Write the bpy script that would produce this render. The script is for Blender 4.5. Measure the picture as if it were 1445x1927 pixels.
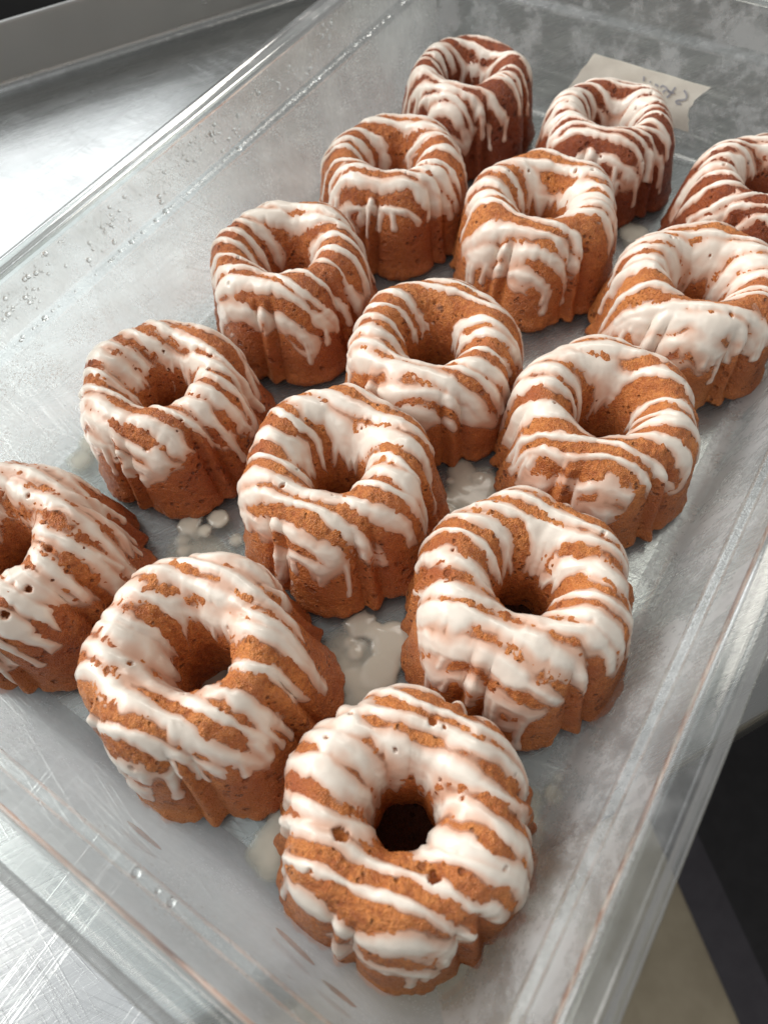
import bpy, bmesh, math, random
import numpy as np
from mathutils import Matrix, Vector

for _o in list(bpy.data.objects):
    bpy.data.objects.remove(_o, do_unlink=True)
S = bpy.context.scene
COL = S.collection

# ------------------------------------------------------------------ camera
cam_d = bpy.data.cameras.new('camera')
cam = bpy.data.objects.new('camera', cam_d)
COL.objects.link(cam)
S.camera = cam
_rv = Vector((0.46814753, 0.19195524, 0.54806852))
cam.matrix_world = Matrix.Translation((-0.07726629, -0.39557201, 0.28772245)) @ Matrix.Rotation(_rv.length, 4, _rv.normalized())
cam_d.sensor_fit = 'VERTICAL'
cam_d.sensor_height = 36.0
cam_d.sensor_width = 27.0
cam_d.lens = 1273.24 / 1927.0 * 36.0
cam_d.clip_start = 0.01
cam_d.clip_end = 50
cam_d.dof.use_dof = True
cam_d.dof.focus_distance = 0.285
cam_d.dof.aperture_fstop = 9.0

# ------------------------------------------------------------------ light
world = bpy.data.worlds.new('World')
S.world = world
world.use_nodes = True
world.node_tree.nodes['Background'].inputs['Color'].default_value = (1.0, 0.985, 0.96, 1)
world.node_tree.nodes['Background'].inputs['Strength'].default_value = 0.19

def area(name, loc, target, sx, sy, power, color):
    d = bpy.data.lights.new(name, 'AREA')
    d.shape = 'RECTANGLE'; d.size = sx; d.size_y = sy
    d.energy = power; d.color = color
    o = bpy.data.objects.new(name, d)
    COL.objects.link(o)
    o.location = loc
    o.rotation_euler = (Vector(target) - Vector(loc)).to_track_quat('-Z', 'Y').to_euler()
    return o

area('window_light', (-2.0, 0.05, 1.05), (-0.25, -0.2, 0.0), 2.0, 1.3, 16, (0.95, 0.98, 1.0))
area('window_light', (-1.70, -1.05, 1.20), (-0.2, -0.2, 0.0), 1.5, 1.2, 29, (1.0, 0.97, 0.93))
area('ceiling_light', (-0.45, 1.0, 2.0), (-0.15, -0.1, 0.0), 1.2, 0.7, 12, (1.0, 0.94, 0.86))
area('ceiling_light', (-0.9, -1.35, 2.1), (-0.2, -0.1, 0.0), 3.0, 2.2, 14, (0.92, 0.96, 1.0))

S.view_settings.view_transform = 'Standard'
S.view_settings.look = 'None'
S.view_settings.gamma = 1.0
S.view_settings.exposure = 0.22
S.view_settings.use_curve_mapping = False
S.render.engine = 'CYCLES'
S.cycles.use_denoising = True
S.cycles.max_bounces = 14
S.cycles.transparent_max_bounces = 40
S.cycles.transmission_bounces = 10
S.cycles.diffuse_bounces = 4
S.cycles.glossy_bounces = 5
S.cycles.sample_clamp_indirect = 4.0

# ------------------------------------------------------------------ node helpers
class NT:
    def __init__(self, name):
        self.m = bpy.data.materials.new(name)
        self.m.use_nodes = True
        self.t = self.m.node_tree
        self.t.nodes.clear()
        self.out = self.t.nodes.new('ShaderNodeOutputMaterial')
    def n(self, typ, ins=None, **attrs):
        nd = self.t.nodes.new('ShaderNode' + typ)
        for k, v in attrs.items():
            setattr(nd, k, v)
        for k, v in (ins or {}).items():
            self.set(nd.inputs[k], v)
        return nd
    def set(self, sock, v):
        if isinstance(v, bpy.types.NodeSocket):
            self.t.links.new(v, sock)
        elif hasattr(v, 'outputs'):
            self.t.links.new(v.outputs[0], sock)
        else:
            sock.default_value = v
    def coord(self, scale=(1, 1, 1), rot=(0, 0, 0), kind='Object'):
        tc = self.n('TexCoord')
        mp = self.n('Mapping', {'Rotation': rot})
        self.t.links.new(tc.outputs[kind], mp.inputs['Vector'])
        m2 = self.n('Mapping', {'Vector': mp.outputs[0], 'Scale': scale})
        return m2.outputs[0]
    def noise(self, vec, scale, detail=4, rough=0.55, dist=0.0):
        return self.n('TexNoise', {'Vector': vec, 'Scale': scale, 'Detail': detail, 'Roughness': rough, 'Distortion': dist}).outputs[0]
    def ramp(self, fac, stops):
        r = self.n('ValToRGB', {'Fac': fac})
        e = r.color_ramp.elements
        while len(e) < len(stops):
            e.new(0.5)
        for el, (p, c) in zip(e, stops):
            el.position = p
            el.color = c if len(c) == 4 else (*c, 1)
        return r.outputs[0]
    def rng(self, v, a, b, c=0.0, d=1.0, smooth=True):
        r = self.n('MapRange', {'Value': v, 'From Min': a, 'From Max': b, 'To Min': c, 'To Max': d})
        if smooth:
            r.interpolation_type = 'SMOOTHSTEP'
        return r.outputs[0]
    def math(self, op, a, b=0.5, clamp=False):
        m = self.n('Math', operation=op, use_clamp=clamp)
        self.set(m.inputs[0], a); self.set(m.inputs[1], b)
        return m.outputs[0]
    def mixc(self, f, a, b):
        m = self.n('Mix', data_type='RGBA')
        self.set(m.inputs['Factor'], f)
        self.set(m.inputs[6], a); self.set(m.inputs[7], b)
        return m.outputs[2]
    def bump(self, h, strength, dist, normal=None):
        b = self.n('Bump', {'Height': h, 'Strength': strength, 'Distance': dist})
        if normal is not None:
            self.set(b.inputs['Normal'], normal)
        return b.outputs[0]
    def mixs(self, f, a, b):
        m = self.n('MixShader')
        self.set(m.inputs[0], f); self.set(m.inputs[1], a); self.set(m.inputs[2], b)
        return m.outputs[0]
    def done(self, sh):
        self.t.links.new(sh, self.out.inputs['Surface'])
        return self.m

# ------------------------------------------------------------------ materials
def mat_cake(name, lo, hi, crust):
    t = NT(name)
    v = t.coord()
    n1 = t.noise(v, 55, 5, 0.6)
    n2 = t.noise(v, 420, 4, 0.65)
    n3 = t.noise(v, 1500, 2, 0.6)
    f = t.math('ADD', t.math('MULTIPLY', n1, 0.5), t.math('MULTIPLY', n2, 0.5))
    c = t.mixc(t.rng(f, 0.36, 0.62), lo, hi)
    c = t.mixc(t.rng(t.noise(v, 26, 3, 0.5), 0.45, 0.7), c, crust)
    # open crumb pores
    vor = t.n('TexVoronoi', {'Vector': v, 'Scale': 330.0}, feature='F1')
    pore = t.math('MULTIPLY', t.rng(vor.outputs['Distance'], 0.34, 0.16), t.rng(t.noise(v, 110, 2), 0.52, 0.64))
    c = t.mixc(t.math('MULTIPLY', pore, 0.75), c, (lo[0]*0.28, lo[1]*0.2, lo[2]*0.2, 1))
    vor2 = t.n('TexVoronoi', {'Vector': v, 'Scale': 150.0, 'Randomness': 1.0}, feature='F1')
    pore2 = t.math('MULTIPLY', t.rng(t.math('ADD', vor2.outputs['Distance'], t.math('MULTIPLY', n2, 0.25)), 0.40, 0.26), t.rng(t.noise(v, 48, 2), 0.50, 0.62))
    c = t.mixc(t.math('MULTIPLY', pore2, 0.6), c, (lo[0]*0.45, lo[1]*0.32, lo[2]*0.3, 1))
    pore = t.math('ADD', pore, pore2)
    c = t.mixc(t.math('MULTIPLY', t.rng(t.noise(v, 16, 2), 0.5, 0.72), 0.3), c, (hi[0]*1.08, hi[1]*1.08, hi[2], 1))
    # fine sugar grain
    c = t.mixc(t.math('MULTIPLY', t.rng(n3, 0.58, 0.75), 0.25), c, (0.75, 0.42, 0.2, 1))
    h = t.math('ADD', t.math('MULTIPLY', n2, 0.8), t.math('SUBTRACT', t.math('MULTIPLY', n3, 0.9), pore))
    nb = t.bump(h, 0.95, 0.0016)
    p = t.n('BsdfPrincipled', {'Base Color': c, 'Roughness': t.rng(n3, 0.35, 0.7, 0.42, 0.22), 'Normal': nb, 'Specular IOR Level': 0.55})
    return t.done(p.outputs[0])

M_GOLD = mat_cake('cake_crumb_golden', (0.48, 0.130, 0.031, 1), (0.82, 0.300, 0.082, 1), (0.47, 0.119, 0.038, 1))
M_AMBER = mat_cake('cake_crumb_amber', (0.42, 0.104, 0.025, 1), (0.72, 0.240, 0.062, 1), (0.41, 0.093, 0.031, 1))
M_HOLE_SHADE = mat_cake('hole_shade_crumb', (0.055, 0.018, 0.008, 1), (0.10, 0.035, 0.014, 1), (0.06, 0.02, 0.01, 1))  # near-black crumb colour, paints the shade at the bottom of the holes
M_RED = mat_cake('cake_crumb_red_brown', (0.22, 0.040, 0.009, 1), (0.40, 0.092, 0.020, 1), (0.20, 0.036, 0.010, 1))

def mat_glaze(name, thin):
    t = NT(name)
    v = t.coord()
    a = t.n('Attribute', attribute_name='thick').outputs['Fac']
    an = t.math('ADD', a, t.math('MULTIPLY', t.math('SUBTRACT', t.noise(v, 190, 3), 0.5), 0.18))
    c = t.mixc(t.rng(an, 0.10, 0.95), thin, (0.87, 0.785, 0.685, 1))
    nb = t.bump(t.noise(v, 260, 3), 0.15, 0.0006)
    p = t.n('BsdfPrincipled', {'Base Color': c, 'Roughness': 0.28, 'Normal': nb, 'Specular IOR Level': 0.5,
                               'Coat Weight': 0.2, 'Coat Roughness': 0.12})
    tr = t.n('BsdfTransparent', {'Color': (1, 1, 1, 1)})
    return t.done(t.mixs(t.rng(an, -0.02, 0.26, 0.0, 1.0), tr.outputs[0], p.outputs[0]))

M_GLAZE = mat_glaze('sugar_glaze', (0.72, 0.43, 0.30, 1))
M_GLAZE_RED = mat_glaze('sugar_glaze_on_dark', (0.62, 0.33, 0.22, 1))

def mat_puddle():
    t = NT('glaze_puddle')
    v = t.coord()
    a = t.n('Attribute', attribute_name='thick').outputs['Fac']
    p = t.n('BsdfPrincipled', {'Base Color': (0.68, 0.66, 0.55, 1), 'Roughness': 0.16,
                               'Normal': t.bump(t.noise(v, 200, 2), 0.1, 0.0005)})
    tr = t.n('BsdfTransparent', {'Color': (0.95, 0.95, 0.92, 1)})
    f = t.rng(t.math('ADD', a, t.math('MULTIPLY', t.math('SUBTRACT', t.noise(v, 70, 3), 0.5), 0.3)), 0.0, 0.80, 0.0, 0.92)
    return t.done(t.mixs(f, tr.outputs[0], p.outputs[0]))
M_PUDDLE = mat_puddle()

def mat_plastic(name, fog_lo, fog_hi, scale=(1, 1, 1), fs=22.0, rough=0.07, tint=(0.93, 0.95, 0.945, 1), fogcol=(0.82, 0.83, 0.84, 1), bump=0.25, lo=0.42, hi=0.68, refl=1.0, wipes=(), trans=0.45, cap=0.30, beads=0.0):
    t = NT(name)
    v = t.coord(scale)
    v0 = t.coord()
    fine = t.noise(v0, 1400, 2, 0.6)
    n = t.noise(v, fs, 6, 0.62, 0.4)
    n2 = t.noise(v, fs * 6, 4, 0.65)
    mask = t.math('ADD', t.math('MULTIPLY', n, 0.7), t.math('MULTIPLY', n2, 0.3))
    fog = t.rng(mask, lo, hi, fog_lo, fog_hi)
    if beads:                                                     # fine condensation beads in patches
        vo = t.n('TexVoronoi', {'Vector': v0, 'Scale': 620.0}, feature='F1')
        dots = t.math('MULTIPLY', t.rng(vo.outputs['Distance'], 0.36, 0.20), t.rng(t.noise(v0, 34, 3, 0.6), 0.50, 0.60))
        fog = t.math('ADD', fog, t.math('MULTIPLY', dots, beads), True)
        n2 = t.math('ADD', n2, t.math('MULTIPLY', dots, 2.0))
    wet = 0.0
    for (wx, wz, rx, rz, sl) in wipes:                            # rubbed-clear spots, x/z on the wall
        sp = t.n('SeparateXYZ', {0: v0})
        ex = t.math('DIVIDE', t.math('SUBTRACT', sp.outputs[0], wx), rx)
        ez = t.math('DIVIDE', t.math('SUBTRACT', t.math('SUBTRACT', sp.outputs[2], wz), t.math('MULTIPLY', t.math('SUBTRACT', sp.outputs[0], wx), sl)), rz)
        dd = t.math('ADD', t.math('ADD', t.math('MULTIPLY', ex, ex), t.math('MULTIPLY', ez, ez)), t.math('MULTIPLY', t.math('SUBTRACT', n2, 0.5), 0.8))
        fog = t.math('MULTIPLY', fog, t.rng(dd, 0.85, 1.05, 0.12, 1.0))
        wet = t.math('ADD', wet, t.rng(dd, 1.05, 0.85, 0.0, 0.42))
    nb = t.bump(t.math('ADD', t.math('MULTIPLY', fine, 0.5), n2), bump, 0.0007)
    gl = t.n('BsdfGlossy', {'Color': (1, 1, 1, 1), 'Roughness': t.rng(mask, lo, hi, rough, rough + 0.22), 'Normal': nb})
    tr = t.n('BsdfTransparent', {'Color': tint})
    fr = t.n('Fresnel', {'IOR': 1.5, 'Normal': nb})
    base = t.mixs(t.math('ADD', t.math('MINIMUM', t.math('MULTIPLY', fr.outputs[0], refl), cap), wet, True), tr.outputs[0], gl.outputs[0])
    df = t.n('BsdfDiffuse', {'Color': fogcol, 'Normal': nb})
    tl = t.n('BsdfTranslucent', {'Color': fogcol, 'Normal': nb})
    fg = t.mixs(trans, df.outputs[0], tl.outputs[0])
    return t.done(t.mixs(fog, base, fg))

M_FLOOR = mat_plastic('plastic_floor', 0.10, 0.28, fs=16, rough=0.16, bump=0.2, refl=0.7)
M_WALL = {
    'left': mat_plastic('plastic_wall_clear', 0.22, 0.40, scale=(1, 1, 0.6), fs=30, rough=0.10, bump=0.25, refl=0.30, cap=0.14, beads=0.45, fogcol=(0.88, 0.89, 0.88, 1)),
    'right': mat_plastic('plastic_wall_frosted', 0.16, 0.44, scale=(1, 0.8, 0.35), fs=60, rough=0.14, bump=0.35, lo=0.40, hi=0.62, refl=0.5),
    'near': mat_plastic('plastic_wall_wet', 0.42, 0.68, scale=(0.5, 1, 0.6), fs=30, rough=0.07, bump=0.25, refl=0.15, trans=0.78, cap=0.08, beads=0.3, fogcol=(0.86, 0.88, 0.91, 1),
                         wipes=((0.028, 0.038, 0.0085, 0.0022, 0.05), (0.0895, 0.030, 0.0085, 0.0024, 0.25), (0.109, 0.038, 0.0070, 0.0020, 0.0))),
    'back': mat_plastic('plastic_wall_blotched', 0.03, 0.30, fs=40, rough=0.12, bump=0.3, lo=0.47, hi=0.58, refl=0.6),
}
M_RIM = mat_plastic('plastic_rim', 0.07, 0.18, fs=30, rough=0.03, bump=0.05, tint=(0.90, 0.925, 0.915, 1), refl=1.3, cap=0.62)

def mat_water():
    t = NT('water')
    p = t.n('BsdfPrincipled', {'Base Color': (1, 1, 1, 1), 'Roughness': 0.0, 'IOR': 1.33, 'Transmission Weight': 1.0})
    return t.done(p.outputs[0])
M_WATER = mat_water()

def mat_steel(name, rotz=0.0, base=(0.56, 0.57, 0.565), r0=0.23, r1=0.31, scratch=True):
    t = NT(name)
    v = t.coord((1, 1, 1), (0, 0, rotz))
    brush = t.noise(t.coord((14, 900, 14), (0, 0, rotz)), 1.0, 3, 0.6)
    brush2 = t.noise(t.coord((5, 220, 5), (0, 0, rotz + 0.06)), 1.0, 3, 0.6)
    blot = t.noise(t.coord((4, 16, 4), (0, 0, rotz)), 1.0, 4, 0.6)
    smear = t.noise(t.coord((14, 50, 14), (0, 0, rotz)), 1.0, 4, 0.6, 0.4)
    h = t.math('ADD', t.math('MULTIPLY', brush, 0.6), t.math('MULTIPLY', brush2, 0.5))
    if scratch:
        # long fine random scratches in two directions
        for a, sc in ((rotz + 1.30, 1.0), (rotz + 1.12, 1.3), (rotz + 0.8, 0.9), (rotz - 0.5, 0.8)):
            s = t.noise(t.coord((9, 760 * sc, 9), (0, 0, a)), 1.0, 3, 0.6, 0.12)
            gate = t.rng(t.noise(v, 22 * sc, 2), 0.40, 0.6)
            h = t.math('ADD', h, t.math('MULTIPLY', t.math('MULTIPLY', t.rng(s, 0.56, 0.66), gate), 0.35))
    nb = t.bump(h, 0.32, 0.0004)
    r = t.math('ADD', t.rng(smear, 0.2, 0.8, r0, r1), t.math('MULTIPLY', t.math('SUBTRACT', brush, 0.5), 0.12))
    c = t.mixc(t.rng(blot, 0.3, 0.7), (base[0]*0.80, base[1]*0.81, base[2]*0.81, 1), (*base, 1))
    p = t.n('BsdfPrincipled', {'Base Color': c, 'Metallic': 1.0, 'Roughness': r, 'Normal': nb,
                               'Anisotropic': 0.2})
    return t.done(p.outputs[0])

def mat_plain(name, c0, c1, scale, rough, bump=0.2, dist=0.001):
    t = NT(name)
    v = t.coord()
    n = t.noise(v, scale, 5, 0.6)
    p = t.n('BsdfPrincipled', {'Base Color': t.mixc(t.rng(n, 0.3, 0.7), c0, c1), 'Roughness': rough,
                               'Normal': t.bump(t.noise(v, scale * 6, 3), bump, dist)})
    return t.done(p.outputs[0])

TABLE_ANG = math.radians(60.0)
M_STEEL = mat_steel('brushed_steel', rotz=-TABLE_ANG)
M_STEEL2 = mat_steel('brushed_steel_upstand', rotz=-TABLE_ANG, base=(0.55, 0.545, 0.53), r0=0.28, r1=0.4, scratch=False)
M_TILE = mat_plain('floor_tile', (0.30, 0.25, 0.17, 1), (0.40, 0.34, 0.24, 1), 9, 0.6)
M_MAT = mat_plain('black_rubber', (0.010, 0.009, 0.010, 1), (0.018, 0.016, 0.018, 1), 40, 0.6)
M_MATEDGE = mat_plain('rubber_bevel', (0.030, 0.025, 0.032, 1), (0.042, 0.036, 0.044, 1), 40, 0.5)
M_GAP_SHADE = mat_plain('gap_shade_black', (0.004, 0.004, 0.004, 1), (0.008, 0.008, 0.008, 1), 5, 1.0)  # black colour in place of the shade behind the table
for _n in M_GAP_SHADE.node_tree.nodes:
    if _n.type == 'BSDF_PRINCIPLED': _n.inputs['Specular IOR Level'].default_value = 0.05
def mat_tape():
    t = NT('masking_tape')
    v = t.coord()
    c = t.mixc(t.rng(t.noise(v, 60, 5, 0.6), 0.3, 0.7), (0.82, 0.80, 0.72, 1), (0.90, 0.88, 0.80, 1))
    nb = t.bump(t.noise(v, 420, 3), 0.3, 0.0005)
    d = t.n('BsdfDiffuse', {'Color': c, 'Normal': nb}); l = t.n('BsdfTranslucent', {'Color': c, 'Normal': nb})
    return t.done(t.mixs(0.25, d.outputs[0], l.outputs[0]))
M_TAPE = mat_tape()
M_INK = mat_plain('marker_ink', (0.33, 0.34, 0.38, 1), (0.44, 0.45, 0.48, 1), 300, 0.6)

# ------------------------------------------------------------------ mesh helpers
def mesh_obj(name, verts, faces, mat, parent=None, smooth=True, attr=None, kind=None):
    verts = np.asarray(verts, dtype=np.float32)
    me = bpy.data.meshes.new(name)
    if isinstance(faces, np.ndarray):
        k = faces.shape[1]; nf = len(faces)
        me.vertices.add(len(verts)); me.vertices.foreach_set('co', verts.ravel())
        me.loops.add(nf * k); me.loops.foreach_set('vertex_index', faces.astype(np.int32).ravel())
        me.polygons.add(nf)
        me.polygons.foreach_set('loop_start', np.arange(0, nf * k, k, dtype=np.int32))
        me.update(calc_edges=True); me.validate()
    else:
        me.from_pydata(verts.tolist(), [], faces); me.update()
    if smooth:
        me.polygons.foreach_set('use_smooth', np.ones(len(me.polygons), dtype=bool))
    if attr is not None:
        at = me.attributes.new('thick', 'FLOAT', 'POINT')
        at.data.foreach_set('value', np.asarray(attr, dtype=np.float32))
    me.materials.append(mat)
    o = bpy.data.objects.new(name, me)
    COL.objects.link(o)
    if parent is not None:
        o.parent = parent
    if kind:
        o['kind'] = kind
    return o

def tag(o, label, cat, group=None):
    o['label'] = label; o['category'] = cat
    if group:
        o['group'] = group
    return o

def empty(name, loc, rz=0.0):
    o = bpy.data.objects.new(name, None)
    COL.objects.link(o)
    o.empty_display_size = 0.02
    o.location = loc; o.rotation_euler = (0, 0, rz)
    return o

def bm_obj(name, bm, mat, parent=None, smooth=False):
    me = bpy.data.meshes.new(name)
    bm.to_mesh(me); bm.free()
    if smooth:
        for p in me.polygons: p.use_smooth = True
    me.materials.append(mat)
    o = bpy.data.objects.new(name, me); COL.objects.link(o)
    if parent is not None: o.parent = parent
    return o

def box_bm(x0, x1, y0, y1, z0, z1, bevel=0.0):
    bm = bmesh.new()
    bmesh.ops.create_cube(bm, size=1.0)
    for v in bm.verts:
        v.co = ((x0 + x1) / 2 + v.co.x * (x1 - x0), (y0 + y1) / 2 + v.co.y * (y1 - y0), (z0 + z1) / 2 + v.co.z * (z1 - z0))
    if bevel:
        bmesh.ops.bevel(bm, geom=bm.edges[:], offset=bevel, segments=3, affect='EDGES')
    return bm

# value noise, vectorised
def _hash(ix, iy, iz, seed):
    h = (ix.astype(np.uint32) * np.uint32(374761393) + iy.astype(np.uint32) * np.uint32(668265263)
         + iz.astype(np.uint32) * np.uint32(2147483647) + np.uint32((seed * 1013904223) & 0xffffffff))
    h = (h ^ (h >> np.uint32(13))) * np.uint32(1274126177)
    h = (h ^ (h >> np.uint32(16))) * np.uint32(2246822519)
    h = h ^ (h >> np.uint32(15))
    return h.astype(np.float64) / 4294967295.0 * 2 - 1

def vnoise(P, seed=0):
    i = np.floor(P).astype(np.int64); f = P - i
    u = f * f * f * (f * (f * 6 - 15) + 10)
    r = 0
    for dx in (0, 1):
        wx = u[..., 0] if dx else 1 - u[..., 0]
        for dy in (0, 1):
            wy = u[..., 1] if dy else 1 - u[..., 1]
            for dz in (0, 1):
                wz = u[..., 2] if dz else 1 - u[..., 2]
                r = r + wx * wy * wz * _hash(i[..., 0] + dx, i[..., 1] + dy, i[..., 2] + dz, seed)
    return r

def fbm(P, seed=0, oct=3):
    r = 0; a = 1.0; s = 0
    for k in range(oct):
        r = r + a * vnoise(P * (2.03 ** k), seed + 17 * k); s += a; a *= 0.5
    return r / s

def sstep(x, a, b):
    t = np.clip((x - a) / (b - a), 0, 1)
    return t * t * (3 - 2 * t)

# ------------------------------------------------------------------ setting: floor, dark block for the shaded gap behind the table
FZ = -0.86
mesh_obj('floor', [(-4, -4, FZ), (4, -4, FZ), (4, 4, FZ), (-4, 4, FZ)], [(0, 1, 2, 3)], M_TILE, kind='structure', smooth=False)
TA = Vector((math.cos(TABLE_ANG), math.sin(TABLE_ANG), 0))      # along the table
TN = Vector((math.sin(TABLE_ANG), -math.cos(TABLE_ANG), 0))     # from upstand to front edge
gap_block = empty('dark_gap_block', tuple(TN * -0.95 + Vector((0, 0, FZ))), TABLE_ANG)  # added block, stands in for the dark shaded gap behind the table
tag(gap_block, 'black block added for the shaded gap behind the steel upstand at the top left corner', 'gap block')
bm_obj('gap_block_body', box_bm(-1.4, 1.6, -0.40, 0.40, 0, 0.80), M_GAP_SHADE, gap_block)
bm_obj('gap_block_top', box_bm(-1.42, 1.62, -0.41, 0.41, 0.802, 0.83, 0.003), M_GAP_SHADE, gap_block)

# ------------------------------------------------------------------ steel table
table = empty('steel_table', (0, 0, 0), 0)
tag(table, 'scratched stainless steel prep table with rounded front edge under the clear box', 'table')
def extrude_profile(name, prof, mat, a0=-0.9, a1=1.1, parent=None):
    vs = []; fs = []
    for a in (a0, a1):
        for (d, z) in prof:
            p = TN * d + TA * a
            vs.append((p.x, p.y, z))
    n = len(prof)
    for i in range(n - 1):
        fs.append((i, i + 1, n + i + 1, n + i))
    return mesh_obj(name, vs, fs, mat, parent)
E0, E1 = -0.485, 0.146
r = 0.019
top = []
for k in range(9):                                              # coved corner at the upstand
    a = math.pi / 2 * k / 8
    top.append((E0 + 0.006 - 0.006 * math.cos(a), 0.006 - 0.006 * math.sin(a)))
top += [(E0 + 0.05, 0), (-0.2, 0), (E1 - r - 0.05, 0), (E1 - r - 0.004, 0)]
for k in range(15):                                             # bull-nosed front edge
    a = math.pi * 1.15 * k / 14
    top.append((E1 - r + r * math.sin(a), -r + r * math.cos(a)))
top += [(E1 - r - 0.012, -0.030), (E1 - 0.06, -0.030)]
extrude_profile('table_top', top, M_STEEL, parent=table)
up = [(E0 - 0.0001, 0.0062), (E0 - 0.0006, 0.02), (E0 - 0.0006, 0.0395)]
for k in range(7):
    a = math.pi * k / 6
    up.append((E0 - 0.0022 + 0.0016 * math.cos(a), 0.0400 + 0.0016 * math.sin(a)))
up += [(E0 - 0.004, 0.02), (E0 - 0.004, -0.03)]
extrude_profile('upstand', up, M_STEEL2, parent=table)
for a in (-0.8, 1.0):
    for d in (E0 + 0.06, E1 - 0.1):
        p = TN * d + TA * a
        bm = bmesh.new()
        bmesh.ops.create_cone(bm, cap_ends=True, segments=20, radius1=0.02, radius2=0.02, depth=0.84)
        bmesh.ops.translate(bm, verts=bm.verts[:], vec=(p.x, p.y, -0.44))
        bm_obj('leg', bm, M_STEEL2, table, True)

# black mat on the floor with bevelled border
A = Vector((0.255, -0.218, FZ)); D = Vector((0.11, -0.0955, 0)).normalized(); Nn = Vector((-D.y, D.x, 0))
if Nn.x < 0: Nn = -Nn
a0 = A - D * 1.0; a1 = A + D * 1.2
mt = empty('floor_mat', tuple(A)); tag(mt, 'black rubber mat with sloping grey border on the tan floor', 'mat')
def rel(v): return tuple(v - A)
z1 = Vector((0, 0, 0.013)); z0 = Vector((0, 0, 0.002))
mesh_obj('bevelled_border', [rel(a0 + z0), rel(a1 + z0), rel(a1 + Nn * 0.055 + z1), rel(a0 + Nn * 0.055 + z1)], [(0, 1, 2, 3)], M_MATEDGE, mt, smooth=False)
mesh_obj('mat_surface', [rel(a0 + Nn * 0.055 + z1), rel(a1 + Nn * 0.055 + z1), rel(a1 + Nn * 1.5 + z1), rel(a0 + Nn * 1.5 + z1)], [(0, 1, 2, 3)], M_MAT, mt, smooth=False)

# ------------------------------------------------------------------ clear plastic food box
X0, X1, Y0, Y1 = -0.344, -0.040, -0.4405, 0.058
FLOOR_Z = 0.004
def rrect(d, rad, nside=24, ncorn=10):
    """rounded rectangle offset outward by d; returns points and side ids (0 near,1 right,2 back,3 left)"""
    x0, x1, y0, y1 = X0 - d, X1 + d, Y0 - d, Y1 + d
    pts = []; ids = []
    def corner(cx, cy, a0, s0, s1):
        for k in range(ncorn):
            a = a0 + math.pi / 2 * (k + 0.5) / ncorn
            pts.append((cx + rad * math.cos(a), cy + rad * math.sin(a))); ids.append(s0 if k < ncorn / 2 else s1)
    def side(p, q, s):
        for k in range(nside + 1):
            f = k / nside
            pts.append((p[0] + (q[0] - p[0]) * f, p[1] + (q[1] - p[1]) * f)); ids.append(s)
    side((x0 + rad, y0), (x1 - rad, y0), 0); corner(x1 - rad, y0 + rad, -math.pi / 2, 0, 1)
    side((x1, y0 + rad), (x1, y1 - rad), 1); corner(x1 - rad, y1 - rad, 0, 1, 2)
    side((x1 - rad, y1), (x0 + rad, y1), 2); corner(x0 + rad, y1 - rad, math.pi / 2, 2, 3)
    side((x0, y1 - rad), (x0, y0 + rad), 3); corner(x0 + rad, y0 + rad, math.pi, 3, 0)
    return pts, ids

def arc(c, rad, a0, a1, n):
    return [(c[0] + rad * math.cos(math.radians(a0 + (a1 - a0) * k / n)), c[1] + rad * math.sin(math.radians(a0 + (a1 - a0) * k / n))) for k in range(n + 1)]

inside = [(-0.0175, FLOOR_Z)] + arc((-0.0160, FLOOR_Z + 0.0075), 0.0075, -90, -8, 7)[1:] + \
         [(-0.0068, 0.025), (-0.0040, 0.042), (-0.0014, 0.0585)] + \
         [(-0.0012, 0.0600), (-0.0003, 0.0612), (0.0012, 0.0617), (0.0021, 0.0626), (0.0024, 0.064)] + \
         [(0.0030, 0.072), (0.0040, 0.0845)]
rim = [(0.0040, 0.0845), (0.0043, 0.0868), (0.0052, 0.0880), (0.0064, 0.0884), (0.0112, 0.0880), (0.0118, 0.0886), (0.0126, 0.0890), (0.0134, 0.0886), (0.0140, 0.0878),
       (0.0160, 0.0874), (0.0171, 0.0868), (0.0176, 0.0855), (0.0178, 0.0800), (0.0174, 0.0790), (0.0160, 0.0790), (0.0155, 0.0800), (0.0153, 0.0842), (0.0140, 0.0850), (0.0080, 0.0852), (0.0070, 0.0840)]
outside = [(0.0070, 0.0840), (0.0060, 0.0720), (0.0052, 0.0605), (0.0046, 0.0595), (0.0030, 0.0588), (0.0016, 0.0575), (-0.0010, 0.042), (-0.0038, 0.025)] + \
          arc((-0.0140, 0.0105), 0.0097, -4, -90, 7) + [(-0.0175, 0.0008)]

def corner_rad(d): return 0.030 + max(-0.008, d)
def sweep(profile, sel=None):
    rings = []
    for (d, z) in profile:
        pts, ids = rrect(d, corner_rad(d))
        rings.append([(x, y, z) for x, y in pts])
    n = len(rings[0]); m = len(rings)
    vs = [p for rg in rings for p in rg]; fs = []
    for i in range(m - 1):
        for j in range(n):
            if sel is not None and ids[j] != sel: continue
            k = (j + 1) % n
            fs.append((i * n + j, i * n + k, (i + 1) * n + k, (i + 1) * n + j))
    return vs, fs
def compact(vs, fs):
    used = sorted({i for f in fs for i in f}); mp = {u: k for k, u in enumerate(used)}
    return [vs[u] for u in used], [tuple(mp[i] for i in f) for f in fs]

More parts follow.
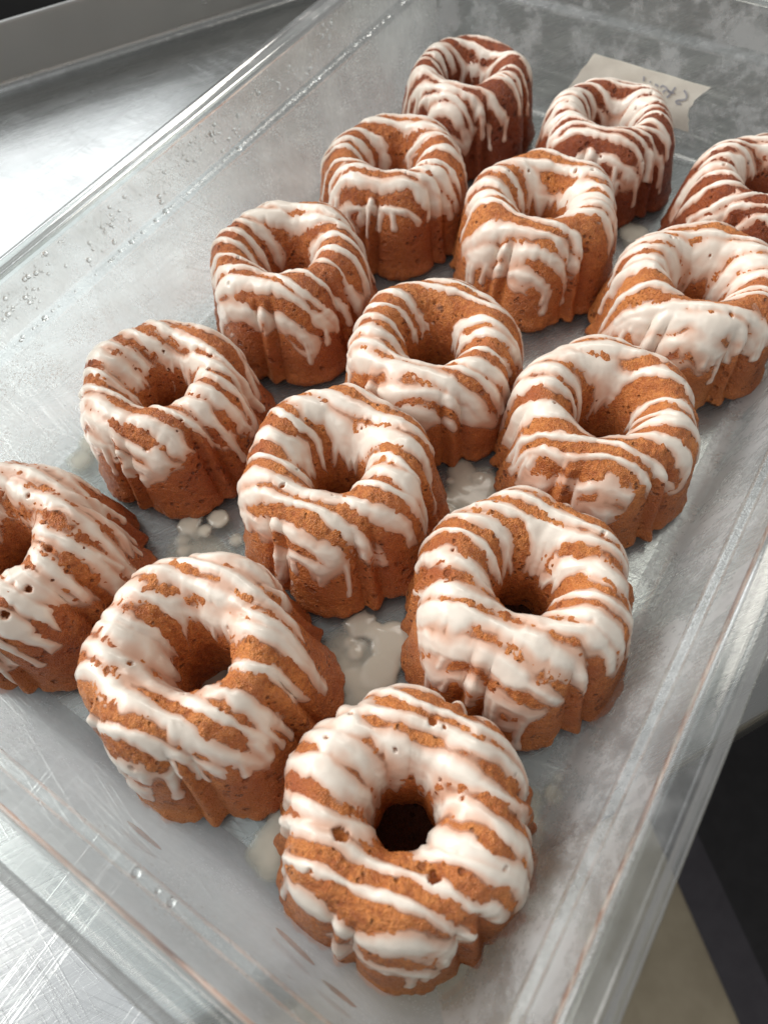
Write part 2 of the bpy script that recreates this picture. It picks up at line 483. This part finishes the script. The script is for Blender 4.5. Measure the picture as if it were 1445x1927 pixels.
BX = Vector(((X0 + X1) / 2, (Y0 + Y1) / 2, 0))
fbox = empty('food_box', tuple(BX))
tag(fbox, 'large clear plastic food storage box, fogged inside, holding all the glazed cakes', 'box')
def offs(vs): return [(x - BX.x, y - BX.y, z) for x, y, z in vs]
M_LEDGE = mat_plastic('plastic_ledge', 0.05, 0.30, fs=60, rough=0.05, bump=0.3, refl=0.9, cap=0.34, fogcol=(0.9, 0.91, 0.92, 1))
i0 = inside.index((-0.0014, 0.0585)); i1 = inside.index((0.0030, 0.072))
for si, nm in enumerate(('near', 'right', 'back', 'left')):
    va, fa = sweep(inside[:i0 + 1], si); vb, fb = sweep(inside[i1 - 1:], si)
    vi = va + vb; fi = fa + [tuple(q + len(va) for q in ff) for ff in fb]
    vl, fl_ = compact(*sweep(inside[i0:i1], si)); vo, fo = sweep(outside, si)
    v = vi + vo; f = fi + [tuple(q + len(vi) for q in ff) for ff in fo]
    v, f = compact(v, f)
    w = mesh_obj('side_wall', offs(v), f, M_WALL[nm], fbox)
    mesh_obj('ledge', offs(vl), fl_, M_LEDGE, w)
    w['label'] = {'near': 'short wet side wall nearest the viewer', 'right': 'long frosted side wall on the right',
                  'back': 'short blotched end wall behind the cakes', 'left': 'long clear side wall on the left'}[nm]
v, f = sweep(rim)
mesh_obj('rim', offs(v), f, M_RIM, fbox)
pts_i, _ = rrect(-0.0175, corner_rad(-0.0175))
nv = len(pts_i)
vs = [(x, y, FLOOR_Z) for x, y in pts_i] + [(x, y, 0.0008) for x, y in pts_i]
mesh_obj('base', offs(vs), [tuple(range(nv)), tuple(range(2 * nv - 1, nv - 1, -1))], M_FLOOR, fbox, smooth=False)

# ------------------------------------------------------------------ bundt cakes
PROF = np.array([(.0122, .0000), (.0122, .010), (.0124, .022), (.0134, .033), (.0158, .0425), (.0197, .0495), (.0236, .0529), (.0274, .0540),
                 (.0314, .0531), (.0352, .0503), (.0382, .0452), (.0403, .0380), (.0421, .0290), (.0438, .0190), (.0455, .0100), (.0469, .0042), (.0473, .0018), (.0462, .0000)])

def resample(prof, n):
    # Catmull-Rom through the profile, then arc length with denser samples on the visible outside
    P = np.vstack([2 * prof[0] - prof[1], prof, 2 * prof[-1] - prof[-2]])
    out = []
    for i in range(1, len(P) - 2):
        for t in np.linspace(0, 1, 24, endpoint=False):
            a, b, c, d = P[i - 1], P[i], P[i + 1], P[i + 2]
            out.append(0.5 * ((2 * b) + (c - a) * t + (2 * a - 5 * b + 4 * c - d) * t * t + (3 * b - a - 3 * c + d) * t ** 3))
    out.append(prof[-1]); out = np.array(out)
    seg = np.linalg.norm(np.diff(out, axis=0), axis=1)
    w = np.where(out[:-1, 1] + out[:-1, 0] * 0 < 0.022, np.where(out[:-1, 0] < 0.02, 0.35, 1.0), 1.0)
    L = np.concatenate([[0], np.cumsum(seg * w)])
    s = np.linspace(0, L[-1], n)
    return np.c_[np.interp(s, L, out[:, 0]), np.interp(s, L, out[:, 1])]

def flute(u, fl):
    """u in [0,1) over one period: narrow ridge at 0, wide rounded lobe centred at 0.5; fl = 1 on the flank, 0 on the crown"""
    d0 = np.minimum(u, 1 - u)
    ridge = np.exp(-(d0 / 0.068) ** 2) * 0.76
    w = np.clip((d0 - 0.115) / 0.385, 0, 1)
    lobe = np.sqrt(np.clip(1 - (1 - w) ** 2.2, 0, 1))
    soft = 0.5 - 0.5 * np.cos(2 * np.pi * u) + 0.25 * np.exp(-(d0 / 0.11) ** 2)
    return (ridge + lobe) * fl + soft * (1 - fl) - 0.55

def build_cake(name, cx, cy, R, phase, seed, res, mats, label, tilt=(0, 0), hscale=1.0, lines=None, cover=1.0, pits=14, bigpits=(), shade_disc=True, shear=(0, 0), hole=1.0, fine_drizzle=False):
    rs = np.random.RandomState(seed)
    nth, ns = res
    prof = resample(PROF, ns)
    prof[:, 0] *= 1 - (1 - hole) * sstep(-prof[:, 0], -0.028, -0.016)
    th = np.linspace(0, 2 * np.pi, nth, endpoint=False)
    TH, _ = np.meshgrid(th, np.arange(ns))
    pr = prof[:, 0][:, None]; pz = prof[:, 1][:, None]
    tan = np.gradient(prof, axis=0); tan /= np.linalg.norm(tan, axis=1)[:, None] + 1e-12
    nr = -tan[:, 1][:, None] * -1.0; nz = tan[:, 0][:, None]
    nr = -tan[:, 1][:, None]                                     # outward normal of the profile, (r,z)
    # profile runs inside-bottom -> top -> outside-bottom, the outward normal is (-dz, dr)
    u = ((TH - phase) / (2 * np.pi) * 6) % 1.0
    tw = 0.03 * np.sin(TH * 2 + seed)
    flk = sstep(-pz, -0.0535, -0.040) * (pr > 0.026)
    g = flute((u + tw) % 1.0, flk)
    out = sstep(pr, 0.018, 0.040)
    amp = 0.0013 + 0.0005 * out + 0.0036 * sstep(-pz, -0.053, -0.038) * (pr > 0.028)
    ct, st = np.cos(TH), np.sin(TH)
    base = np.stack([pr * ct, pr * st, pz + 0 * ct], -1)
    nrm0 = np.stack([nr * ct, nr * st, nz + 0 * ct], -1)
    big = fbm(base * 34, seed, 2) * 0.0024
    med = fbm(base * 170, seed + 3, 2)
    fine = fbm(base * 620, seed + 7, 2)
    P = base + nrm0 * (amp * g + big)[..., None]
    # ragged, slightly flared foot
    foot = sstep(-pz, -0.0075, -0.002) * (pr > 0.03)
    rag = fbm(np.stack([ct * 9, st * 9, 0 * ct + seed], -1), seed + 11, 3)
    P[..., 0] += ct * foot * (0.0006 + 0.0018 * rag); P[..., 1] += st * foot * (0.0006 + 0.0018 * rag)
    # clamp foot to the floor
    k = R / 0.0485
    def normals(Q):
        du = np.roll(Q, -1, 1) - np.roll(Q, 1, 1)
        dv = np.gradient(Q, axis=0)
        n = np.cross(dv, du)
        n /= np.linalg.norm(n, axis=-1, keepdims=True) + 1e-12
        s = np.sign((n * nrm0).sum(-1, keepdims=True)); s[s == 0] = 1
        return n * s
    N = normals(P)
    smooth_P = P.copy()
    crumb = np.where(med > 0.25, (med - 0.25) * 0.6, 0) * 0.0010
    topness = sstep(pz, 0.030, 0.046)
    disp = med * (0.00022 + 0.00022 * topness) + fine * (0.00030 + 0.00026 * topness) + crumb * 0.7
    pitmask = np.zeros_like(pr + TH)
    plist = []
    for _ in range(pits):
        si = int(rs.uniform(0.30, 0.92) * ns); ti = rs.randint(nth)
        plist.append((si, ti, rs.uniform(0.0005, 0.0012), rs.uniform(0.3, 0.8)))
    for (pa, prr, rad, dep) in bigpits:                          # (angle deg world, radius m, pit radius, depth in mm)
        ti = int(((math.radians(pa)) % (2 * math.pi)) / (2 * math.pi) * nth)
        cand = np.abs(prof[:, 0] - prr) + (prof[:, 1] < 0.03) * 1.0
        if prr < 0.03: cand = cand + (np.arange(ns) > np.argmax(prof[:, 1])) * 1.0
        else: cand = cand + (np.arange(ns) < np.argmax(prof[:, 1])) * 1.0
        plist.append((int(np.argmin(cand)), ti, rad, dep))
    for (si, ti, rad, dep) in plist:
        c = P[si, ti]
        d2 = ((P - c) ** 2).sum(-1) * (1 + 0.75 * med + 0.5 * fine)
        b = np.exp(-d2 / (rad * rad) * 1.1)
        disp -= b * dep * 0.0017
        pitmask = np.maximum(pitmask, b)
    low = sstep(pz, 0.0, 0.004)
    P = P + N * (disp * (0.3 + 0.7 * low))[..., None]
    P[..., 2] = np.maximum(P[..., 2], 0.0)

    # ---- glaze: drizzled ribbons along the box's short side, running down the flanks
    ang = 0.19 + rs.uniform(-0.11, 0.11)
    outer = np.arange(ns)[:, None] > np.argmax(prof[:, 1])
    rad_ = np.hypot(smooth_P[..., 0], smooth_P[..., 1])
    reff = np.clip(rad_, 0.0150, 0.0500)
    reff = reff + 0.34 * np.clip(0.044 - smooth_P[..., 2], 0, 0.040) * outer
    w1 = fbm(smooth_P * 48, seed + 21, 2); w2 = fbm(smooth_P * 60 + 31.7, seed + 23, 2)
    w3 = fbm(smooth_P * 300, seed + 25, 2)
    x = reff * ct + 0.0015 * w2; y = reff * st + 0.0026 * w1 + 0.0005 * w3
    xr = x * math.cos(ang) + y * math.sin(ang); yr = -x * math.sin(ang) + y * math.cos(ang)
    f = np.full_like(x, -1.0)
    if lines is None:
        lines = []; yy = -0.066 + rs.uniform(0, 0.008)
        while yy < 0.066:
            q_ = 0.80 if fine_drizzle else 1.0
            lines.append((yy, rs.uniform(0.0014, 0.0032) * q_))
            yy += rs.uniform(0.0070, 0.0104) * q_
    zero = 0 * xr
    for q, (ly, lw) in enumerate(lines):
        slope = rs.uniform(-0.10, 0.10)
        l0 = ly + slope * xr + 0.0020 * vnoise(np.stack([xr * 45, zero + q * 7.3, zero], -1), seed + 31)
        dd = yr - l0
        sc1 = vnoise(np.stack([xr * 120, zero + q * 3.1, zero + 5], -1), seed + 33)
        sc2 = np.abs(vnoise(np.stack([xr * 210, zero + q * 5.7, zero + 9], -1), seed + 35))      # scalloped running edge
        wd = lw * cover * (0.90 + 0.38 * sc1 + np.where(dd < 0, 0.55, 0.2) * sc2)
        wd = np.maximum(wd, 0.0003)
        fl = 1 - np.abs(dd) / wd
        kk = 0.30
        h_ = np.clip(0.5 + 0.5 * (f - fl) / kk, 0, 1)
        f = fl * (1 - h_) + f * h_ + kk * h_ * (1 - h_)
    # places where two ribbons ran together
    blob = fbm(smooth_P * 62 + 9.1, seed + 41, 2)
    f = f + 0.55 * sstep(blob, 0.12, 0.55) - 0.35 * sstep(-blob, 0.30, 0.60)
    top_z = 0.0440
    depth = np.clip(top_z - smooth_P[..., 2], 0, None)
    thn = np.stack([ct * 2.6, st * 2.6, zero + 3.3], -1)
    run = 0.55 + 0.55 * vnoise(thn, seed + 51) + 0.28 * vnoise(thn * 2.3, seed + 52)
    LL = np.where(outer, np.clip(0.030 * run, 0.004, 0.034), np.clip(0.022 * run, 0.005, 0.022))
    tip = (LL - depth) / 0.007
    f = np.minimum(f, tip)
    # runs: start on the shoulder, follow the flank down, end in a bead
    nd = rs.randint(18, 30); f0 = f.copy()
    for _ in range(nd):
        a = rs.uniform(0, 2 * np.pi); wdt = rs.uniform(0.0011, 0.0020)
        colm = int(a / (2 * np.pi) * nth) % nth
        cand = np.where(outer[:, 0] & (f0[:, colm] > 0.25) & (depth[:, colm] > 0.001) & (depth[:, colm] < 0.022))[0]
        if len(cand) == 0: continue
        d0 = depth[cand[rs.randint(len(cand))], colm]; ln = rs.uniform(0.005, 0.022)
        da = np.angle(np.exp(1j * (TH - a - 0.02 * np.sin(smooth_P[..., 2] * 140 + a * 9)))) * np.maximum(pr, .03)
        e = depth - d0
        taper = 1.25 - 0.45 * np.clip(e / ln, 0, 1) + 0.5 * np.exp(-((e - ln + 0.0026) / 0.0024) ** 2) + 0.15 * vnoise(np.stack([smooth_P[..., 2] * 260, zero + a * 5, zero], -1), seed + 57)
        fd = 1 - np.abs(da) / (wdt * taper)
        fd = np.minimum(fd, np.minimum((ln - e) / 0.0022, e / 0.003 + 0.4))
        fd = np.where(outer, fd, -1)
        h_ = np.clip(0.5 + 0.5 * (f - fd) / 0.3, 0, 1)
        f = np.where(fd > -0.9, fd * (1 - h_) + f * h_ + 0.3 * h_ * (1 - h_), f)
    pitcut = 1.3 * sstep(pitmask, 0.35, 0.75)
    dead = (smooth_P[..., 2] < 0.0012) | ((~outer) & (smooth_P[..., 2] < 0.012))
    f = np.where(dead, -1, f - pitcut)
    # thin translucent wash left between the ribbons
    wash = 0.30 + 0.85 * fbm(smooth_P * 52 + 4.4, seed + 71, 2) + 0.20 * sstep(depth, 0.0, 0.010)
    fw = np.minimum(np.minimum(f + np.clip(wash, 0.12, 0.95), 1), (LL * 1.45 - depth) / 0.010)
    fw = np.where(f > 0, np.maximum(fw, f), fw)
    fw = np.where(dead, -1, fw - pitcut)
    T = 0.00115
    pos = np.clip(f, 0, 1.0)
    thick = T * (pos ** 0.5) * (0.70 + 0.30 * sstep(f, 0, 1))
    folds = 1 + 0.14 * vnoise(np.stack([TH * 7, smooth_P[..., 2] * 330, zero], -1), seed + 61) * sstep(depth, 0.0, 0.006) \
              + 0.30 * fbm(smooth_P * 210, seed + 63, 2)
    thick = thick * folds
    film = 0.00022 * np.clip(fw * 2.2, 0, 1)
    off = np.where(f > 0, np.maximum(thick, film), np.where(fw > 0, film, fw * 0.0022)) - 0.00008
    f_rib = f; f = np.maximum(f, fw)
    mask_v = f > -0.75
    Ns = normals(smooth_P)
    G = smooth_P + Ns * off[..., None]
    G[..., 2] = np.maximum(G[..., 2], 0.0004)

    root = empty(name, (cx, cy, FLOOR_Z + 0.0003), 0)
    root.rotation_euler = (tilt[0], tilt[1], 0)
    tag(root, label, 'bundt cake', 'glazed mini bundt cakes in the box')
    for Q in (P, G):                                             # cakes rose a little lopsided
        Q[..., 0] += shear[0] * Q[..., 2]; Q[..., 1] += shear[1] * Q[..., 2]
    sc = np.array([k, k, k * hscale])
    idx = np.arange(ns * nth).reshape(ns, nth)
    a = idx[:-1, :]; b = np.roll(idx, -1, 1)[:-1, :]; c = np.roll(idx, -1, 1)[1:, :]; d = idx[1:, :]
    faces = np.stack([a, d, c, b], -1).reshape(-1, 4)
    # close the underside
    bot = np.stack([idx[-1, :], idx[0, :], np.roll(idx[0, :], -1), np.roll(idx[-1, :], -1)], -1)
    mesh_obj('cake_body', P.reshape(-1, 3) * sc, np.vstack([faces, bot]), mats[0], root)
    if shade_disc:                                                      # disc added low in the hole, its dark colour stands in for shade
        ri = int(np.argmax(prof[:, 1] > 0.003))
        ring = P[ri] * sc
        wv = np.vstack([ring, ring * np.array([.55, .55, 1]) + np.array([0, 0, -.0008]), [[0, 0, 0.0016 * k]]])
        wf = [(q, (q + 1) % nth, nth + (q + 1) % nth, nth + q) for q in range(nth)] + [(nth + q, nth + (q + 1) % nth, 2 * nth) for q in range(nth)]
        mesh_obj('hole_shade_disc', wv, wf, M_HOLE_SHADE, root)
    mv = mask_v.ravel()
    fm = mv[faces].any(1) & (f.ravel()[faces].max(1) > -0.35)
    gf = faces[fm]
    used, inv = np.unique(gf, return_inverse=True)
    gv = (G.reshape(-1, 3) * sc)[used]
    thin_v = (0.74 + 0.55 * fbm(smooth_P * 85 + 2.2, seed + 81, 2)) * (1 - 0.42 * sstep(depth, 0.002, 0.022) * outer)
    at = np.clip(0.42 * np.clip(fw, 0, 0.6) + 1.1 * np.clip(f_rib, 0, 1) * np.clip(thin_v, 0.25, 1), 0, 1).ravel()[used] * np.clip(folds.ravel()[used], 0.6, 1.3)
    mesh_obj('glaze', gv, inv.reshape(-1, 4), mats[1], root, attr=at)
    return root

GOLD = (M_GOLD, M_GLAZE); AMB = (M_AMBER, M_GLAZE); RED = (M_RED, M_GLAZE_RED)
HI = (400, 165); MD = (320, 135); LO = (260, 110)
D2R = math.radians
CAKES = [
 # x, y, R, phase deg, res, mats, label
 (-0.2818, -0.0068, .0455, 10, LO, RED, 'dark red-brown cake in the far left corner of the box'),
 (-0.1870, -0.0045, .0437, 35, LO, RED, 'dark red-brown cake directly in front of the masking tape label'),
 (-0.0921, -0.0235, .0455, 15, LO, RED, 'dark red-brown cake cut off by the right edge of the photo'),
 (-0.2786, -0.1019, .0468, 45, MD, AMB, 'amber cake just in front of the dark cake in the far left corner'),
 (-0.1883, -0.0946, .0468, 27, MD, GOLD, 'golden cake with a broad bare front face, in front of the taped label cake'),
 (-0.0963, -0.1071, .0465, 20, MD, GOLD, 'golden cake touching the right photo edge, in front of the dark cut-off cake'),
 (-0.2804, -0.1948, .0470, 50, MD, AMB, 'amber cake in the middle of the row along the left wall'),
 (-0.1895, -0.2010, .0462, 12, MD, GOLD, 'golden cake in the very middle of the fifteen cakes'),
 (-0.1025, -0.2027, .0464, 30, MD, GOLD, 'golden cake in the middle of the row along the right wall'),
 (-0.2833, -0.2897, .0462, 40, HI, AMB, 'amber cake by the left wall, second from the near end of the box'),
 (-0.1869, -0.2872, .0476, 22, HI, GOLD, 'golden cake between the two side rows, second from the near end'),
 (-0.0937, -0.2946, .0478, 30, HI, GOLD, 'golden cake by the right wall, second from the near end of the box'),
 (-0.2800, -0.3885, .0480, 5, HI, AMB, 'amber cake cut off by the left edge of the photo'),
 (-0.1815, -0.3835, .0482, 7, HI, GOLD, 'golden cake at the near wall with the widest hole, beside the photo-edge cake'),
 (-0.0905, -0.3875, .0478, 34, HI, GOLD, 'golden cake in the nearest corner of the box with pits around its hole'),
]
for i, (x, y, R_, ph, res_, mt_, lb) in enumerate(CAKES):
    kw = {}
    sh = {14: (-.065, .115), 13: (-.14, .09), 12: (-.10, .01), 11: (-.06, .10), 10: (-.05, .085), 8: (-.03, .06), 4: (.03, -.02), 6: (-.03, .02), 3: (.02, .03), 0: (.03, 0), 1: (-.03, .02), 7: (0, -.03)}.get(i, (0, 0))
    hs = (1.0, .97, 1.03, .98, 1.02, 1.0, 1.03, .97, 1.0, 1.02, .98, 1.0, 1.03, 1.02, .99)[i]
    if i == 14:
        kw = dict(bigpits=[(238, 0.0215, 0.0032, 1.9), (-33, 0.0230, 0.0021, 2.8), (130, 0.0185, 0.0010, 1.6), (100, 0.027, 0.0015, 1.4)])
    if i == 12:
        kw = dict(bigpits=[(20, 0.030, 0.0014, 1.5), (-10, 0.034, 0.0018, 1.6), (-30, 0.036, 0.0020, 1.8), (50, 0.026, 0.0018, 1.5)])
    build_cake('bundt_cake', x, y, R_, D2R(ph), 101 + 7 * i, res_, mt_, lb, cover=1.22 if i in (13, 14) else 1.12, shade_disc=(i != 13), hscale=hs, shear=sh, hole={14: .84, 11: .90, 13: 0.98, 10: .94}.get(i, 1.0), fine_drizzle=i < 3, **kw)

# ------------------------------------------------------------------ glaze on the box floor
def puddle(blobs, label, seed, h=0.0018, step=0.0007):
    xs = [b[0] for b in blobs]; ys = [b[1] for b in blobs]; rm = max(b[2] for b in blobs) * 1.8
    gx = np.arange(min(xs) - rm, max(xs) + rm, step); gy = np.arange(min(ys) - rm, max(ys) + rm, step)
    Xg, Yg = np.meshgrid(gx, gy)
    n = fbm(np.stack([Xg * 160, Yg * 160, 0 * Xg + seed], -1), seed, 3)
    n0 = vnoise(np.stack([Xg * 75, Yg * 75, 0 * Xg + seed], -1), seed + 5)
    f = np.full_like(Xg, -1.0); hh = np.zeros_like(Xg)
    for (bx, by, br, bh) in blobs:
        d = np.hypot(Xg - bx, Yg - by) / br
        fl = 1 - d + 0.22 * n + 0.40 * n0
        hb = bh * np.sqrt(np.clip(fl, 0, 1) * (2 - np.clip(fl, 0, 1)))
        h_ = np.clip(0.5 + 0.5 * (hh - hb) / 0.35, 0, 1)
        hh = np.where(np.maximum(fl, f) > 0, hb * (1 - h_) + hh * h_ + 0.30 * h_ * (1 - h_), 0)
        f = np.maximum(f, fl)
    ny, nx = Xg.shape
    idx = np.arange(nx * ny).reshape(ny, nx)
    fc = np.stack([idx[:-1, :-1], idx[:-1, 1:], idx[1:, 1:], idx[1:, :-1]], -1).reshape(-1, 4)
    keep = (f.ravel()[fc] > 0).any(1)
    fc = fc[keep]
    used, inv = np.unique(fc, return_inverse=True)
    cx, cy = float(np.mean(xs)), float(np.mean(ys))
    v = np.c_[Xg.ravel() - cx, Yg.ravel() - cy, hh.ravel() * h + 0.00025][used]
    o = mesh_obj('glaze_puddle', v, inv.reshape(-1, 4), M_PUDDLE, attr=np.clip(hh.ravel()[used], 0, 1))
    o.location = (cx, cy, FLOOR_Z)
    tag(o, label, 'glaze puddle', 'glaze pooled on the box floor')

_pr = np.random.RandomState(12)
def sprinkle(cx, cy, sx, sy, n):
    return [(cx + _pr.uniform(-sx, sx), cy + _pr.uniform(-sy, sy), _pr.uniform(.0025, .0058), _pr.uniform(.45, .95)) for _ in range(n)]
puddle(sprinkle(-.140, -.345, .016, .019, 18) + [(-.1525, -.328, .0075, 1.0), (-.1363, -.3283, .0085, 1.0), (-.1325, -.3385, .0085, 1.0), (-.1333, -.352, .009, .55), (-.1447, -.3486, .0095, .55), (-.1420, -.339, .014, .40), (-.128, -.355, .013, .42), (-.152, -.338, .012, .40), (-.138, -.362, .010, .40)],
       'lumpy pale glaze pool between the four nearest cakes', 3)
puddle(sprinkle(-.143, -.246, .014, .014, 12) + [(-.1441, -.245, .011, .65), (-.1344, -.2494, .009, .6), (-.1544, -.2373, .007, .7), (-.1382, -.2345, .008, .35), (-.1475, -.2545, .006, .5)],
       'smooth glaze pool in the gap right of the very middle cake', 5)
puddle(sprinkle(-.238, -.334, .014, .014, 10) + [(-.2489, -.330, .0062, .9), (-.2391, -.3189, .0062, .9), (-.2304, -.336, .014, .36), (-.242, -.342, .012, .34), (-.228, -.346, .010, .30)],
       'two round glaze drops and film between the cakes near the left wall', 7)
puddle([(-.1304, -.4205, .010, .6), (-.1300, -.412, .008, .6), (-.134, -.404, .008, .5)],
       'cream glaze smear left of the nearest corner cake', 9)
puddle([(-.0535, -.3605, .007, .6), (-.052, -.369, .0075, .5), (-.0545, -.379, .007, .5), (-.0585, -.352, .006, .4)],
       'thin cream glaze strip against the right side of the nearest corner cake', 11)
puddle([(-.1955, -.3815, .010, .7)], 'glaze pool seen on the floor through the widest cake hole', 13)
puddle([(-.322, -.330, .007, .45), (-.326, -.318, .006, .5), (-.3265, -.306, .006, .35)],
       'pale glaze film by the left wall at the foot of an amber cake', 15)
puddle([(-.1486, -.038, .008, .6), (-.143, -.046, .008, .4)], 'glaze film in the gap below the cake in front of the tape', 17)
puddle([(-.0505, -.3445, .0035, .5)], 'small round glaze drop on the floor by the right wall, nearer one', 19)
puddle([(-.0515, -.3375, .0028, .45)], 'small round glaze drop on the floor by the right wall, farther one', 21)

# ------------------------------------------------------------------ masking tape on the back wall
def wall_y(z): return Y1 - 0.0068 + 0.165 * (z - 0.025)
tape_c = Vector((-0.19, wall_y(0.03) - 0.0004, 0.03))
tape = empty('masking_tape_label', tuple(tape_c))
tag(tape, 'torn off-white masking tape label with grey handwriting on the back wall', 'label')
rs = np.random.RandomState(5)
def tp(x, z, off=0.0): return (x - tape_c.x, wall_y(z) - off - tape_c.y, z - tape_c.z)
L0, L1 = [], []
nz = 13
for k in range(nz):
    f = k / (nz - 1)
    L0.append((-0.2245 - 0.0135 * f + rs.uniform(-.0005, .0005), 0.0440 - 0.0255 * f))
    L1.append((-0.1500 - 0.0065 * math.sin(f * 3.1) * (0.9 if f < .75 else .8) - 0.0015 * f + rs.uniform(-.0008, .0008), 0.0428 - 0.0262 * f))
vs = []; fs = []; nxs = 14
for k in range(nz):
    for j in range(nxs):
        g = j / (nxs - 1)
        x = L0[k][0] * (1 - g) + L1[k][0] * g; z = L0[k][1] * (1 - g) + L1[k][1] * g
        vs.append(tp(x, z, 0.0005 + 0.00025 * math.sin(g * 17 + k * 0.6) * (0.3 + f)))
for k in range(nz - 1):
    for j in range(nxs - 1):
        a = k * nxs + j
        fs.append((a, a + 1, a + nxs + 1, a + nxs))
nb_ = len(vs)
vs += [(x, y + 0.0002, z) for x, y, z in vs]
fs += [tuple(q + nb_ for q in reversed(ff)) for ff in fs]
mesh_obj('tape_strip', vs, fs, M_TAPE, tape)
def stroke(pts, w=0.00055):
    # flat pen ribbon on the tape
    P = [Vector((x, 0, z)) for x, z in pts]
    V = []; F = []
    for i, p in enumerate(P):
        d = (P[min(i + 1, len(P) - 1)] - P[max(i - 1, 0)]).normalized()
        n = Vector((-d.z, 0, d.x)) * w
        for q in (p + n, p - n):
            V.append(tp(q.x, q.z, 0.00105))
    for i in range(len(P) - 1):
        F.append((2 * i, 2 * i + 1, 2 * i + 3, 2 * i + 2))
    mesh_obj('pen_stroke', V, F, M_INK, tape, smooth=False)
STROKES = [[(-0.19, 0.0396), (-0.1897, 0.0384), (-0.1894, 0.037)], [(-0.1853, 0.0381), (-0.1852, 0.0372)], [(-0.182, 0.0371), (-0.1806, 0.0368), (-0.1795, 0.0364)], [(-0.1783, 0.0362), (-0.1772, 0.0375), (-0.1752, 0.0371), (-0.1733, 0.0359), (-0.1716, 0.0348)], [(-0.1745, 0.0356), (-0.1755, 0.0348), (-0.1756, 0.0338)], [(-0.1694, 0.0385), (-0.1699, 0.0372), (-0.1707, 0.035), (-0.1715, 0.0334), (-0.1723, 0.0319)], [(-0.1732, 0.0357), (-0.171, 0.0353), (-0.1689, 0.0353)], [(-0.1639, 0.0381), (-0.1623, 0.0371), (-0.161, 0.0355), (-0.161, 0.0339), (-0.1629, 0.0329), (-0.1652, 0.0322), (-0.1664, 0.0311), (-0.1654, 0.0304), (-0.1627, 0.0308)]]
for st_ in STROKES:
    stroke(st_)

# ------------------------------------------------------------------ condensation
def prof_d(z):
    zs = [p[1] for p in inside]; ds = [p[0] for p in inside]
    return float(np.interp(z, zs, ds))
ico = bmesh.new(); bmesh.ops.create_icosphere(ico, subdivisions=2, radius=1.0)
ICO_V = np.array([v.co[:] for v in ico.verts]); ICO_F = np.array([[v.index for v in f.verts] for f in ico.faces]); ico.free()
def drops(items, name, label, sub=None):
    V = []; F = []
    for (c, nrm, r, fl) in items:
        n = np.array(nrm) / np.linalg.norm(nrm)
        v = ICO_V * r
        dn = (v @ n)[:, None] * n
        v = v - dn * (1 - fl)
        F.append(ICO_F + len(V) * len(ICO_V)); V.append(v + np.array(c))
    o = mesh_obj(name, np.vstack(V), np.vstack(F), M_WATER, kind='stuff')
    o['label'] = label; o['category'] = 'condensation'
    return o
rr = np.random.RandomState(77)
it = []
clusters = [(-0.30, .074), (-0.285, .079), (-0.25, .070), (-0.24, .076), (-0.20, .073), (-0.17, .078), (-0.14, .070), (-0.12, .076), (-0.09, .072), (-0.06, .077), (-0.03, .071)]
for (cy, cz) in clusters:
    for _ in range(rr.randint(14, 36)):
        y = cy + rr.normal(0, .009); z = np.clip(cz + rr.normal(0, .0035), .0655, .084)
        it.append(((X0 - prof_d(z), y, z), (1, 0, 0.15), float(np.clip(rr.lognormal(-7.4, .45), .0003, .0013)), 0.8))
for _ in range(130):
    y = rr.uniform(-.41, .04)
    it.append(((X0 + 0.0002 - 0.0010 + rr.normal(0, .0004), y, 0.0618), (0.2, 0, 1), float(np.clip(rr.lognormal(-7.2, .4), .0004, .0017)), 0.6))
for _ in range(60):
    y = rr.uniform(-.40, .04); z = rr.uniform(.02, .058)
    it.append(((X0 - prof_d(z), y, z), (1, 0, 0.15), float(np.clip(rr.lognormal(-7.9, .4), .0002, .0008)), 0.4))
drops(it, 'wall_condensation', 'scattered small water beads on the long left wall')
it = []
for _ in range(420):
    x = np.clip(-0.04 - abs(rr.normal(0, .075)), -.30, -.07)
    z = rr.choice([rr.normal(.0635, .0012), rr.uniform(.0625, .070), rr.uniform(.052, .060)])
    it.append(((x, Y0 - prof_d(z), z), (0, 1, 0.1), float(np.clip(rr.lognormal(-8.1, .4), .00015, .0006)), 0.5))
drops(it, 'ledge_condensation', 'band of fine water beads along the ledge of the nearest wall')
for (x, r_, lb) in ((-.1505, .0017, 'largest clear water drop on the near wall ledge'),
                    (-.1420, .0010, 'smallest of three clear water drops on the near wall ledge'),
                    (-.1365, .0015, 'middle-sized clear water drop on the near wall ledge, nearest the corner')):
    o = mesh_obj('water_drop', ICO_V * np.array([1, 1, .8]) * r_, ICO_F, M_WATER)
    o.location = (x, Y0 - 0.0004, 0.0612 + r_ * 0.5)
    tag(o, lb, 'water drop', 'water drops on the ledge')
